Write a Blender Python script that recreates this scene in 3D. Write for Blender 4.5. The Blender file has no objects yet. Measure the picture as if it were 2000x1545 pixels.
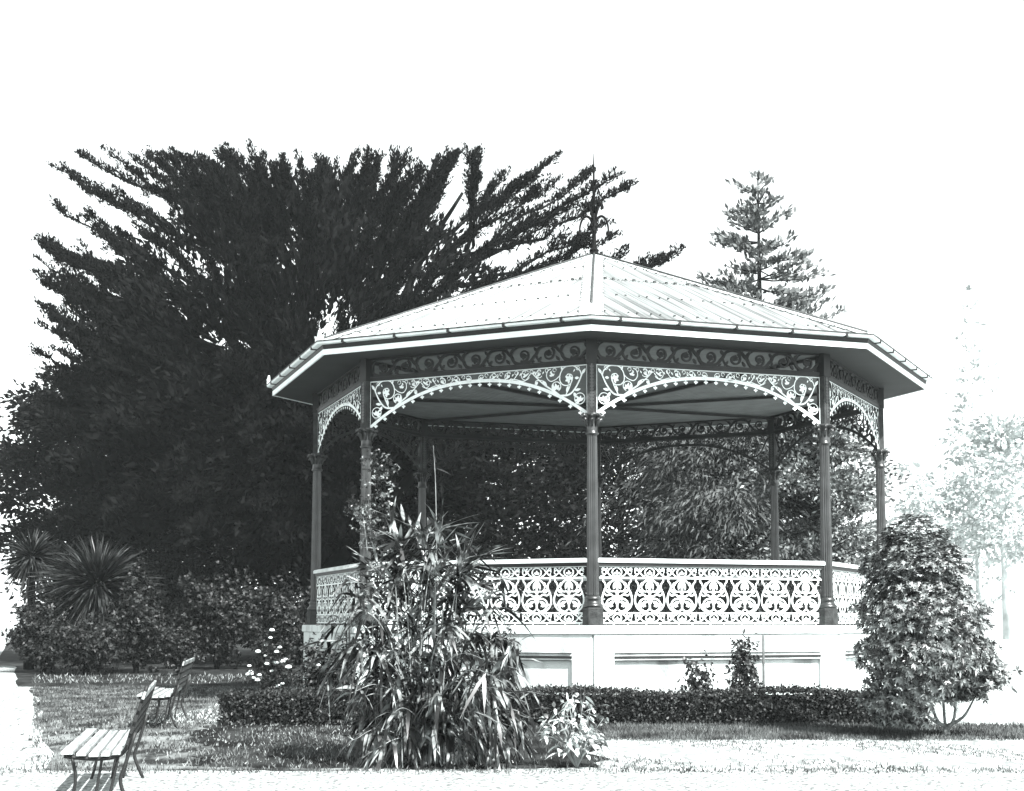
import bpy, math, random
import numpy as np
PI = math.pi
rnd = random.Random(7)
rng = np.random.default_rng(11)
S = bpy.context.scene
COL = S.collection

# ------------------------------------------------------------------ camera
H = 1.42; F = 2946.1; TILT = 0.0926; CYP = 940.2
cam = bpy.data.cameras.new('camera'); camo = bpy.data.objects.new('camera', cam); COL.objects.link(camo)
cam.sensor_fit = 'HORIZONTAL'; cam.sensor_width = 36; cam.lens = F/2000*36
cam.shift_y = (CYP-772.5)/2000; cam.clip_start = .1; cam.clip_end = 2000
camo.location = (0, 0, H); camo.rotation_euler = (PI/2+TILT, 0, 0)
S.camera = camo

def at(px, py, depth):
    """world point seen at photo pixel (px,py) at forward distance depth"""
    u = (px-1000)/F; v = -(py-CYP)/F
    y = math.cos(TILT)-v*math.sin(TILT); z = math.sin(TILT)+v*math.cos(TILT)
    k = depth/y
    return np.array((u*k, depth, H+z*k))
def gx(px, depth): return at(px, 1214, depth)[0]

# ------------------------------------------------------------------ world / light
SUN_EL, SUN_AZ = math.radians(46), math.radians(146)
w = bpy.data.worlds.new('World'); S.world = w; w.use_nodes = True
nt = w.node_tree; nt.nodes.clear()
sky = nt.nodes.new('ShaderNodeTexSky'); sky.sky_type = 'NISHITA'; sky.sun_disc = False
sky.sun_elevation = SUN_EL; sky.sun_rotation = SUN_AZ; sky.air_density = 1.0; sky.dust_density = 1.0; sky.altitude = 100
bw = nt.nodes.new('ShaderNodeRGBToBW'); mx = nt.nodes.new('ShaderNodeMixRGB'); mx.blend_type = 'MULTIPLY'
mx.inputs[0].default_value = 1; mx.inputs[2].default_value = (.95, 1, 1, 1)
bg = nt.nodes.new('ShaderNodeBackground'); bg.inputs[1].default_value = .15
wo = nt.nodes.new('ShaderNodeOutputWorld')
nt.links.new(sky.outputs[0], bw.inputs[0]); nt.links.new(bw.outputs[0], mx.inputs[1])
nt.links.new(mx.outputs[0], bg.inputs[0]); nt.links.new(bg.outputs[0], wo.inputs[0])
sl = bpy.data.lights.new('sun', 'SUN'); sl.energy = 4.6; sl.angle = math.radians(.5); sl.color = (1, 1, .99)
so = bpy.data.objects.new('sun', sl); COL.objects.link(so)
so.rotation_euler = (PI/2-SUN_EL, 0, PI-SUN_AZ)
S.view_settings.view_transform = 'Standard'; S.view_settings.look = 'None'
S.view_settings.exposure = 1.7; S.view_settings.gamma = 1

# ------------------------------------------------------------------ materials
def mat(name, c, rough=.7, spec=.3, var=.25, scale=3.0, detail=4, c2=None, bump=0, bscale=30, lo=.35, hi=.65, stretch=None, metal=0):
    m = bpy.data.materials.new(name); m.use_nodes = True; n = m.node_tree; b = n.nodes['Principled BSDF']
    b.inputs['Roughness'].default_value = rough; b.inputs['Specular IOR Level'].default_value = spec
    b.inputs['Metallic'].default_value = metal
    tc = n.nodes.new('ShaderNodeTexCoord'); mp = n.nodes.new('ShaderNodeMapping')
    if stretch: mp.inputs['Scale'].default_value = stretch
    n.links.new(tc.outputs['Object'], mp.inputs[0])
    no = n.nodes.new('ShaderNodeTexNoise'); no.inputs['Scale'].default_value = scale; no.inputs['Detail'].default_value = detail
    n.links.new(mp.outputs[0], no.inputs['Vector'])
    cr = n.nodes.new('ShaderNodeValToRGB'); e = cr.color_ramp.elements
    ca = c*(1-var); cb = c*(1+var) if c2 is None else c2
    e[0].position = lo; e[1].position = hi
    e[0].color = (ca*.94, ca, ca*.99, 1); e[1].color = (cb*.94, cb, cb*.99, 1)
    n.links.new(no.outputs[0], cr.inputs[0]); n.links.new(cr.outputs[0], b.inputs['Base Color'])
    if bump:
        n2 = n.nodes.new('ShaderNodeTexNoise'); n2.inputs['Scale'].default_value = bscale; n2.inputs['Detail'].default_value = 5
        n.links.new(mp.outputs[0], n2.inputs['Vector'])
        bp = n.nodes.new('ShaderNodeBump'); bp.inputs['Strength'].default_value = bump; bp.inputs['Distance'].default_value = .02
        n.links.new(n2.outputs[0], bp.inputs['Height']); n.links.new(bp.outputs[0], b.inputs['Normal'])
    return m
M = {
 'white': mat('white_paint', .78, .5, .4, .08, 6, bump=.15),
 'render': mat('limewashed_render', .26, .9, .1, .1, 1.6, 9, c2=.6, bump=.4, bscale=40, lo=.3, hi=.5, stretch=(1.6, 1.6, .7)),
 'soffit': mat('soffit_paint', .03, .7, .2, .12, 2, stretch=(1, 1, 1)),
 'roof': mat('galvanised_sheet', .15, .5, .3, .1, 1, 5, c2=.31, lo=.36, hi=.56, stretch=(13, .3, .3)),
 'dark': mat('dark_shade', .014, .55, .3, .3, 5),
 'mid': mat('column_paint', .024, .34, .6, .4, 5, 8),
 'plinth': mat('plinth_iron', .028, .7, .3, .45, 9, 8, bump=.5, bscale=40),
 'rail': mat('handrail_wood', .55, .6, .3, .15, 4),
 'boards': mat('ceiling_boards', .13, .7, .2, .15, 3),
 'iron': mat('finial_iron', .005, .8, .1, .3, 8),
 'nail': mat('rusty_nail', .05, .8, .2, .3, 9),
 'lead': mat('lead_roll', .05, .6, .3, .3, 6),
 'stain': mat('weathered_flashing', .42, .6, .3, .35, 3, 8),
 'bark': mat('bark', .007, .9, .1, .5, 6, bump=.6, bscale=14),
 'bark_pale': mat('pale_bark', .11, .9, .1, .5, 9, bump=.6, bscale=24),
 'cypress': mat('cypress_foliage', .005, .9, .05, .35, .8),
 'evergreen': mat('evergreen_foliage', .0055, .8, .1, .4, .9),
 'spruce': mat('spruce_foliage', .055, .7, .2, .4, .7),
 'palefol': mat('pale_foliage', .05, .6, .3, .6, 1.5, c2=.3, lo=.42, hi=.6), 'faint': mat('haze_pale_foliage', .5, .8, .1, .3, .8), 'woodshade': mat('dark_bench_slat', .05, .6, .3, .4, 7),  # faint: haze over the far trees put into the leaf colour
 'conifer': mat('sparse_conifer_foliage', .1, .7, .2, .4, .7),
 'shrub': mat('rhododendron_leaf', .008, .35, .5, .1, 9, c2=.26, lo=.42, hi=.62),
 'hedge': mat('hedge_leaf', .012, .5, .35, .1, 16, c2=.07, lo=.45, hi=.7),
 'hedgecore': mat('hedge_twigs', .02, .9, .1, .3, 9),
 'bamboo': mat('bamboo_leaf', .008, .35, .35, .1, 5, c2=.3, lo=.49, hi=.66),
 'cane': mat('bamboo_cane', .2, .5, .4, .4, 9),
 'sword': mat('sword_leaf', .008, .4, .35, .1, 3, c2=.06, lo=.45, hi=.7),
 'smallleaf': mat('small_shrub_leaf', .006, .5, .25, .1, 7, c2=.05, lo=.48, hi=.72),
 'roseleaf': mat('rose_leaf', .012, .45, .4, .1, 9, c2=.08, lo=.48, hi=.7),
 'weed': mat('broad_leaf', .05, .4, .5, .1, 7, c2=.6, lo=.4, hi=.52),
 'petal': mat('petal', .85, .5, .3, .05, 9),
 'wood': mat('bench_slat', .16, .6, .3, .1, 3, 8, c2=.36, bump=.4, lo=.3, hi=.5, stretch=(9, .5, 1)),
 'stake': mat('stake_wood', .09, .8, .2, .3, 8),
 'blade': mat('grass_blade', .06, .6, .3, .6, 1.5, lo=.4, hi=.6),
 'bladepale': mat('dry_grass_blade', .17, .6, .3, .5, 3, lo=.4, hi=.6),
}

# ------------------------------------------------------------------ mesh helpers
def link(name, me, m=None, parent=None, smooth=False):
    if m is not None and not me.materials: me.materials.append(m)
    if smooth: me.polygons.foreach_set('use_smooth', [True]*len(me.polygons))
    o = bpy.data.objects.new(name, me); COL.objects.link(o)
    if parent is not None: o.parent = parent
    return o
def npmesh(name, V, Q):
    V = np.asarray(V, np.float32); Q = np.asarray(Q, np.int32); k = Q.shape[1]
    me = bpy.data.meshes.new(name); me.vertices.add(len(V)); me.vertices.foreach_set('co', V.ravel())
    me.loops.add(Q.size); me.loops.foreach_set('vertex_index', Q.ravel())
    me.polygons.add(len(Q)); me.polygons.foreach_set('loop_start', np.arange(0, Q.size, k, dtype=np.int32))
    me.update(calc_edges=True); return me
class MB:
    def __init__(s): s.v = []; s.f = []
    def add(s, v, f):
        n = len(s.v); s.v += [tuple(map(float, p)) for p in v]; s.f += [tuple(i+n for i in q) for q in f]
    def box(s, x0, x1, y0, y1, z0, z1):
        s.add([(x0,y0,z0),(x1,y0,z0),(x1,y1,z0),(x0,y1,z0),(x0,y0,z1),(x1,y0,z1),(x1,y1,z1),(x0,y1,z1)],
              [(3,2,1,0),(4,5,6,7),(0,1,5,4),(1,2,6,5),(2,3,7,6),(3,0,4,7)])
    def beam(s, a, b, wd, ht, up=(0,0,1)):
        a = np.array(a, float); b = np.array(b, float); d = b-a; d /= np.linalg.norm(d)
        r = np.cross(d, up); r /= np.linalg.norm(r)+1e-9; u = np.cross(r, d); r = r*wd/2; u = u*ht/2
        s.add([a-r-u, a+r-u, a+r+u, a-r+u, b-r-u, b+r-u, b+r+u, b-r+u],
              [(0,1,2,3),(7,6,5,4),(0,4,5,1),(1,5,6,2),(2,6,7,3),(3,7,4,0)])
    def tube(s, P, R, n=8, cap=True):
        P = [np.array(p, float) for p in P]; vs = []; fs = []; ref = None
        for i, p in enumerate(P):
            d = P[min(i+1, len(P)-1)]-P[max(i-1, 0)]; d = d/(np.linalg.norm(d)+1e-9)
            if ref is None: ref = np.array((1., 0, 0)) if abs(d[0]) < .8 else np.array((0, 1., 0))
            a = np.cross(d, ref); a /= np.linalg.norm(a)+1e-9; b = np.cross(a, d); ref = b
            r = R[i] if hasattr(R, '__len__') else R
            for k in range(n): vs.append(p+r*(math.cos(2*PI*k/n)*a+math.sin(2*PI*k/n)*b))
        for i in range(len(P)-1):
            for k in range(n): fs.append((i*n+k, i*n+(k+1) % n, (i+1)*n+(k+1) % n, (i+1)*n+k))
        if cap: fs.append(tuple(range(n))[::-1]); fs.append(tuple((len(P)-1)*n+k for k in range(n)))
        s.add(vs, fs)
    def lathe(s, prof, n=24, c=(0, 0, 0), flute=0, amp=0, rot=0):
        vs = []; fs = []
        for r, z in prof:
            for k in range(n):
                a = 2*PI*k/n+rot; rr = r*(1-amp*(.5+.5*math.cos(flute*a))) if flute and amp else r
                vs.append((c[0]+rr*math.cos(a), c[1]+rr*math.sin(a), c[2]+z))
        for i in range(len(prof)-1):
            for k in range(n): fs.append((i*n+k, i*n+(k+1) % n, (i+1)*n+(k+1) % n, (i+1)*n+k))
        fs.append(tuple(range(n))[::-1]); fs.append(tuple((len(prof)-1)*n+k for k in range(n)))
        s.add(vs, fs)
    def build(s, name, m, parent=None, smooth=False):
        me = bpy.data.meshes.new(name); me.from_pydata(s.v, [], s.f); me.update()
        return link(name, me, m, parent, smooth)
def tag(o, label=None, cat=None, group=None, kind=None):
    if label: o['label'] = label
    if cat: o['category'] = cat
    if group: o['group'] = group
    if kind: o['kind'] = kind
    return o
def empty(name, loc, rz=0):
    o = bpy.data.objects.new(name, None); COL.objects.link(o); o.location = loc; o.rotation_euler = (0, 0, rz)
    o.empty_display_size = .2; return o
def kids(o): return [c for c in bpy.data.objects if c.parent == o]
def copy_tree(o, parent=None):
    c = o.copy(); COL.objects.link(c); c.parent = parent
    for ch in kids(o): copy_tree(ch, c)
    return c

# flat cast-iron work: strokes in the x-z plane, thin in y
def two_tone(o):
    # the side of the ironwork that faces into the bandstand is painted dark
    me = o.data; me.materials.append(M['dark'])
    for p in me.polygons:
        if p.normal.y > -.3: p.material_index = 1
class Lace:
    def __init__(s, th=.012): s.mb = MB(); s.i = 0; s.th = th
    def stroke(s, P, w, w1=None):
        P = np.array(P, float); n = len(P)
        w1 = w if w1 is None else w1
        T = np.gradient(P, axis=0); T /= np.linalg.norm(T, axis=1)[:, None]+1e-9
        N = np.stack([-T[:, 1], T[:, 0]], 1)
        ww = np.linspace(w, w1, n)[:, None]/2
        A = P+N*ww; B = P-N*ww; t = s.th/2+.00012*(s.i % 37); s.i += 1
        vs = []; fs = []
        for k in range(n):
            for q in (A[k], B[k]):
                vs += [(q[0], -t, q[1]), (q[0], t, q[1])]
        for k in range(n-1):
            a = 4*k; b = a+4
            fs += [(a, a+2, b+2, b), (a+1, b+1, b+3, a+3), (a, b, b+1, a+1), (a+2, a+3, b+3, b+2)]
        fs += [(0, 1, 3, 2), (4*n-4, 4*n-2, 4*n-1, 4*n-3)]
        s.mb.add(vs, fs)
    def curve(s, pts, w, w1=None, n=5):
        s.stroke(catmull(pts, n), w, w1)
    def arc(s, cx, cz, r, a0, a1, w, r1=None, w1=None, n=14, sx=1):
        r1 = r if r1 is None else r1
        t = np.linspace(0, 1, n); a = np.radians(a0+(a1-a0)*t); rr = r+(r1-r)*t
        s.stroke(np.stack([cx+sx*rr*np.cos(a), cz+rr*np.sin(a)], 1), w, w1)
    def leaf(s, x, z, ang, L, W):
        a = math.radians(ang); d = np.array((math.cos(a), math.sin(a)))
        p = np.array((x, z)); t = np.array([0, .25, .5, .8, 1]); pr = [.3, .85, 1, .6, .05]
        P = p+np.outer(t*L, d); T = d; N = np.array((-d[1], d[0]))
        th = s.th/2+.00012*(s.i % 37); s.i += 1; vs = []; fs = []
        for k in range(5):
            for sg in (1, -1):
                q = P[k]+sg*N*pr[k]*W/2; vs += [(q[0], -th, q[1]), (q[0], th, q[1])]
        for k in range(4):
            aa = 4*k; b = aa+4
            fs += [(aa, aa+2, b+2, b), (aa+1, b+1, b+3, aa+3), (aa, b, b+1, aa+1), (aa+2, aa+3, b+3, b+2)]
        s.mb.add(vs, fs)
    def palm(s, x, z, ang, L, k=3, spread=55, W=None):
        for j in range(k):
            s.leaf(x, z, ang+(j-(k-1)/2)*spread, L*(1 if j == (k-1)/2 else .85), W or L*.5)
def catmull(pts, n=5):
    p = np.array(pts, float); p = np.vstack([2*p[0]-p[1], p, 2*p[-1]-p[-2]]); out = []
    for i in range(1, len(p)-2):
        for t in np.linspace(0, 1, n, endpoint=False):
            a, b, c, d = p[i-1:i+3]
            out.append(.5*((2*b)+(c-a)*t+(2*a-5*b+4*c-d)*t*t+(3*b-a-3*c+d)*t**3))
    out.append(p[-2]); return np.array(out)

# ------------------------------------------------------------------ foliage helpers
def unit(a): return a/(np.linalg.norm(a, axis=-1, keepdims=True)+1e-9)
def rand_dirs(n): return unit(rng.normal(size=(n, 3)))
def leaf_arrays(P, D, L, W, droop=0., sidebias=None):
    """pointed leaves with a fold: P base, D direction; 2 quads each"""
    n = len(P); D = unit(D); R = rand_dirs(n)
    if sidebias is not None: R = unit(R*.5+sidebias)
    Sd = unit(np.cross(D, R)); Nn = np.cross(Sd, D)
    L = np.broadcast_to(L, (n,))[:, None]; W = np.broadcast_to(W, (n,))[:, None]
    dz = np.zeros((n, 3)); dz[:, 2] = -1; dr = droop
    mid = P+D*L*.45+dz*L*dr*.2
    tip = P+D*L*(1-.25*dr)+dz*L*dr*.75
    V = np.stack([P, mid+Sd*W/2+Nn*W*.12, tip, mid-Sd*W/2+Nn*W*.12], 1).reshape(-1, 3)
    Q = np.arange(4*n).reshape(n, 4); return V, Q
def long_leaf_arrays(P, D, L, W, droop):
    n = len(P); D = unit(D); up = np.tile((0, 0, 1.), (n, 1))
    Sd = unit(np.cross(D, up)+rng.normal(size=(n, 3))*.35)
    L = np.broadcast_to(L, (n,))[:, None]; W = np.broadcast_to(W, (n,))[:, None]; dr = np.broadcast_to(droop, (n,))[:, None]
    st = [(0, .25), (.3, 1.), (.65, .75), (1, .03)]; V = []
    for t, k in st:
        c = P+D*L*t-up*L*dr*t*t
        V += [c+Sd*W/2*k, c-Sd*W/2*k]
    V = np.stack(V, 1).reshape(-1, 3); b = (np.arange(n)*8)[:, None]
    Q = np.concatenate([b+np.array([[2*i, 2*i+1, 2*i+3, 2*i+2]]) for i in range(3)], 0)
    return V, Q
class Fol:
    def __init__(s): s.V = []; s.Q = []; s.n = 0
    def add(s, VQ):
        V, Q = VQ; s.V.append(V); s.Q.append(Q+s.n); s.n += len(V)
    def build(s, name, m, parent=None):
        me = npmesh(name, np.concatenate(s.V), np.concatenate(s.Q)); return link(name, me, m, parent)
def path3(P0, P1, sag=0., wob=.0, n=9):
    P0 = np.array(P0, float); P1 = np.array(P1, float); t = np.linspace(0, 1, n)[:, None]
    L = np.linalg.norm(P1-P0); off = np.zeros((n, 3)); off[:, 2] = -sag*L*(4*t*(1-t))[:, 0]
    j = rng.normal(size=(n, 3))*wob*L; j[0] = 0; j[-1] = 0
    return P0+(P1-P0)*t+off+j
def samp(path, s):
    x = s*(len(path)-1); i = np.minimum(x.astype(int), len(path)-2); f = (x-i)[:, None]
    return path[i]*(1-f)+path[i+1]*f, unit(path[i+1]-path[i])
def feather(fol, path, per_m, s0=.15, L=.38, W=.1, up=.8, rad=.3, inner=1.):
    """cypress spray: upright tufts along a bough, thinning towards the tip"""
    ln = np.linalg.norm(np.diff(path, axis=0), axis=1).sum(); n = max(8, int(ln*per_m*(1-s0)))
    s = s0+(1-s0)*rng.random(n); P, T = samp(path, s)
    r = rad*(1-s*.93)[:, None]
    P = P+rng.normal(size=(n, 3))*r*np.array((.55, .55, .5))
    D = T*.55+np.array((0, 0, up))+rng.normal(size=(n, 3))*.38
    for k in range(3):
        fol.add(leaf_arrays(P+rng.normal(size=(n, 3))*.05, D+rng.normal(size=(n, 3))*.3, L*(.6+.6*rng.random(n))*(1.1-.6*s), W*(.7+.6*rng.random(n))))

# ------------------------------------------------------------------ bandstand
ROT = -.064; RC = 5.2; RW = 5.42; RE = 6.18; RF = 6.07
CX, CY = 27.82*math.sin(.0554), 27.82*math.cos(.0554)
ZD, ZR, ZS, ZB, ZT, ZG, ZF, ZA = H-.0626, H+.9467, H+3.127, H+3.885, H+4.257, H+4.442, H+4.235, H+6.843
A8 = PI/8; CA = math.cos(A8)
bs = empty('bandstand', (CX, CY, 0), ROT)
tag(bs, 'octagonal bandstand with pale corrugated roof and white iron lacework on a whitewashed base', 'bandstand')
def octring(r, z): return [(r*math.sin(k*PI/4), -r*math.cos(k*PI/4), z) for k in range(8)]
def octprism(mb, prof, capb=True, capt=True):
    vs = []; fs = []
    for r, z in prof: vs += octring(r, z)
    for i in range(len(prof)-1):
        for k in range(8): fs.append((i*8+k, i*8+(k+1) % 8, (i+1)*8+(k+1) % 8, (i+1)*8+k))
    if capb: fs.append(tuple(range(8))[::-1])
    if capt: fs.append(tuple((len(prof)-1)*8+k for k in range(8)))
    mb.add(vs, fs)
def bayx(name, mb_or_me, m, parent, k, smooth=False):
    if isinstance(mb_or_me, MB): o = mb_or_me.build(name, m, parent, smooth)
    else: o = link(name, mb_or_me, m, parent)
    o.rotation_euler = (0, 0, (k+.5)*PI/4); return o
# base: octagonal core, deck slab, then per side a raised face round a sunk panel
mb = MB(); octprism(mb, [(RW-.06, -.05), (RW-.06, ZD-.13)]); base = mb.build('base_wall', M['render'], bs)
mb = MB(); octprism(mb, [(RW+.0, ZD-.128), (RW+.03, ZD-.12), (RW+.03, ZD-.02), (RW+.015, ZD)]); mb.build('deck', M['render'], bs)
aw = RW*CA; a0 = (RW-.06)*CA; hw = RW*math.sin(A8)
wm = MB()
zt = ZD-.41; pin = .34
wm.box(-hw+.022, hw-.022, -aw, -a0+.01, zt-.1, ZD-.132)
wm.box(-hw+.022, -hw+pin, -aw, -a0+.01, .0, zt-.101); wm.box(hw-pin, hw-.022, -aw, -a0+.01, .0, zt-.101)
wm.box(-hw+pin+.001, hw-pin-.001, -aw, -a0+.01, .0, .3)
mm = MB()   # raised strips coloured dark for the shadow lines along the panel top
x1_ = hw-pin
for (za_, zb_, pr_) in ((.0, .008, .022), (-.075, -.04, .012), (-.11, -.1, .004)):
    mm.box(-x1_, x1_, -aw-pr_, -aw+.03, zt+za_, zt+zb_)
w0 = m0 = None
for k in range(8):
    if w0 is None: w0 = bayx('wall_panel', wm, M['render'], bs, k); m0 = bayx('moulding_shade', mm, M['dark'], w0, 0); m0.rotation_euler = (0, 0, 0)
    else:
        o = bayx('wall_panel', w0.data, None, bs, k); q = link('moulding_shade', m0.data, None, o)
# columns
cproto = None
for k in range(8):
    a = k*PI/4; loc = (RC*math.sin(a), -RC*math.cos(a), 0)
    if cproto is None:
        c = MB()    # fluted shaft is the column body
        c.lathe([(.094, ZD+.44), (.098, ZD+.46), (.094, ZD+.5), (.09, ZD+1.2), (.076, ZS-.33)], 96, flute=16, amp=.13)
        col = c.build('column', M['mid'], bs); cproto = col
        p = MB(); p.lathe([(.172, ZD), (.172, ZD+.02), (.168, ZD+.025), (.166, ZD+.25), (.155, ZD+.27)], 8, rot=A8); p.build('plinth', M['plinth'], col)
        p = MB(); p.lathe([(.14, ZD+.27), (.155, ZD+.285), (.155, ZD+.305), (.13, ZD+.33), (.115, ZD+.35), (.112, ZD+.375), (.127, ZD+.39), (.13, ZD+.41), (.11, ZD+.43), (.1, ZD+.445)], 32)
        p.build('base_moulding', M['mid'], col, True)
        p = MB(); p.lathe([(.077, ZS-.33), (.1, ZS-.32), (.103, ZS-.3), (.088, ZS-.285), (.084, ZS-.26), (.08, ZS-.17), (.085, ZS-.1), (.105, ZS-.05), (.125, ZS-.035), (.13, ZS-.012), (.12, ZS)], 32)
        cap = p.build('capital', M['mid'], col, True)
        p = MB()
        for j in range(8):
            t = j*PI/4; ca, sa = math.cos(t), math.sin(t)
            for (r0, z0, r1, z1, r2, z2) in ((.08, -.2, .1, -.12, .15, -.09), (.09, -.11, .12, -.05, .175, -.035)):
                pt = [(r0*ca, r0*sa, ZS+z0), (r1*ca, r1*sa, ZS+z1), (r2*ca, r2*sa, ZS+z2), ((r2+.01)*ca, (r2+.01)*sa, ZS+z2-.03)]
                p.tube(pt, [.02, .028, .026, .008], 6)
        p.build('acanthus_leaves', M['mid'], col, True)
        p = MB(); p.box(-.072, .072, -.072, .072, ZS, ZB-.002); pb = p.build('upper_post', M['plinth'], col)
        for s in (-1, 1):
            p = MB()
            for j in range(13):
                z = ZS+.1+j*.05; p.box(-.03, .03, s*.073-.006, s*.073+.006, z, z+.025)
            p.box(-.012, .012, s*.0735-.003, s*.0735+.003, ZS+.08, ZS+.77); p.build('stud_strip', M['mid'], col)
        p = MB(); p.box(-.085, .085, -.085, .085, ZB, ZT); p.build('post_head', M['dark'], col)
        col.location = loc; col.rotation_euler = (0, 0, a)
    else:
        o = copy_tree(cproto, bs); o.location = loc; o.rotation_euler = (0, 0, a)
aR = RC*CA; hs = RC*math.sin(A8)
# railings
def railing():
    z0 = ZD; U = (2*hs-.24)/7
    L = Lace(.02)
    xa, xb = -hs+.1, hs-.1
    for z in (.04, .188, .718, .888): L.stroke([(xa, z0+z), (xb, z0+z)], .022 if z > .05 else .02)
    for j in range(7):
        c = -hs+.12+U*(j+.5)
        for s in (-1, 1):
            X = lambda u, v: (c+s*u*U, z0+.195+v*.515)
            L.curve([X(.10, 0), X(.26, .04), X(.40, .16), X(.455, .34), X(.43, .52), X(.37, .66), X(.27, .80), X(.14, .92), X(.02, 1.0)], .026)
            L.curve([X(.37, .66), X(.345, .76), X(.37, .86), X(.42, .92), X(.42, 1.0)], .02, .026)
            L.curve([X(.02, 0.1), X(.12, .03), X(.26, .10), X(.27, .2), X(.19, .24), X(.13, .18)], .024, .016)
            L.curve([X(.40, .22), X(.33, .25), X(.3, .33), X(.2, .4), X(.06, .40), X(0, .34)], .024)
            L.curve([X(0, .5), X(.1, .47), X(.2, .53), X(.32, .5), X(.4, .57)], .03, .02)
            L.curve([X(0, .55), X(.07, .62), X(.17, .62), X(.25, .72), X(.23, .84)], .026, .012)
            L.leaf(*X(.05, .9), -75 if s > 0 else -105, .12, .05)
            L.leaf(*X(.2, .6), 20 if s > 0 else 160, .085, .06)
            L.leaf(*X(.1, .33), -30 if s > 0 else 210, .09, .05)
            L.leaf(*X(.33, .3), -100 if s > 0 else 280, .09, .045)
            L.leaf(*X(.25, .78), 100 if s > 0 else 80, .06, .05)
            L.leaf(*X(.18, .16), 60 if s > 0 else 120, .08, .05)
        L.stroke([(c, z0+.195+.06), (c, z0+.195+.5)], .03, .035)
        L.leaf(c, z0+.195+.12, 90, .16, .09); L.leaf(c, z0+.195+.38, 90, .14, .075)
        for (zc, h) in ((z0+.114, .14), (z0+.803, .158)):
            L.arc(c, zc, h*.42, 0, 360, .019, n=22, sx=1.15)
            L.palm(c, zc-.03, 90, h*.38, 3, 60, .03); L.leaf(c, zc+.01, -90, h*.25, .03)
            for s in (-1, 1):
                X = lambda u, v: (c+s*u*U, zc+v*h)
                L.curve([X(.14, .42), X(.22, .3), X(.3, 0), X(.4, -.3), X(.5, -.44)], .018)
                L.curve([X(.14, -.42), X(.22, -.3), X(.3, 0), X(.38, .32), X(.44, .44)], .018)
                L.arc(c+s*.39*U, zc-.01*h, h*.2, 0, 330, .015, n=12)
                L.leaf(*X(.3, .25), 90, h*.25, .022)
                L.leaf(*X(.44, .1), 90, h*.36, .025)
        L.stroke([(c-.06, z0), (c-.06, z0+.04)], .02); L.stroke([(c+.17, z0), (c+.17, z0+.04)], .02)
    return L
rl = railing().mb
for i, v in enumerate(rl.v): rl.v[i] = (v[0], v[1]-aR, v[2])
hr = MB(); hr.box(-hs+.06, hs-.06, -aR-.065, -aR+.065, ZR-.066, ZR-.012); hr.box(-hs+.06, hs-.06, -aR-.05, -aR+.05, ZR-.012, ZR)
um = MB(); um.box(-hs+.06, hs-.06, -aR-.04, -aR+.04, ZR-.12, ZR-.068)
first = None
for k in range(8):
    if first is None:
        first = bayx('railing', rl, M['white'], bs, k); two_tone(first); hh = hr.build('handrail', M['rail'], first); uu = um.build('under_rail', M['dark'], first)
    else:
        o = bayx('railing', first.data, None, bs, k); link('handrail', hh.data, None, o); link('under_rail', uu.data, None, o)
# frieze
def frieze():
    L = Lace(.03); z0, z1 = ZB+.075, ZT-.02; h = z1-z0; zc = (z0+z1)/2; n = 9; U = (2*hs-.16)/n
    for j in range(n):
        c = -hs+.08+U*(j+.5); s = 1 if j % 2 else -1
        L.curve([(c-U*.5, zc-s*h*.0), (c-U*.38, zc+s*h*.32), (c-U*.1, zc+s*h*.46), (c+U*.25, zc+s*h*.36), (c+U*.42, zc+s*h*.1), (c+U*.5, zc)], .045)
        a0 = 60 if s > 0 else 240
        L.arc(c, zc-s*h*.02, h*.37, a0, a0-s*400, .036, r1=h*.12, w1=.02, n=26)
        L.palm(c, zc, a0+20, h*.24, 5, 50, .045)
        L.arc(c, zc, h*.05, 0, 360, .05, n=8)
        for sg in (-1, 1):
            L.leaf(c+sg*U*.42, zc-s*h*.42, 90*s+sg*35, h*.34, .045)
            L.leaf(c+sg*U*.33, zc+s*h*.45, -90*s-sg*50, h*.2, .03)
        L.curve([(c-U*.5, zc-s*h*.05), (c-U*.42, zc-s*h*.3), (c-U*.25, zc-s*h*.47), (c-U*.05, zc-s*h*.5)], .03, .015)
    mb = L.mb
    mb.box(-hs+.085, hs-.085, -.04, .04, ZB, ZB+.06); mb.box(-hs+.085, hs-.085, -.05, .05, ZB+.06, ZB+.078); mb.box(-hs+.085, hs-.085, -.04, .04, ZT-.03, ZT)
    for i, v in enumerate(mb.v): mb.v[i] = (v[0], v[1]-aR, v[2])
    return mb
fr = frieze(); first = None
for k in range(8):
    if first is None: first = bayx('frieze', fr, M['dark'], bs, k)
    else: bayx('frieze', first.data, None, bs, k)
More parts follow.
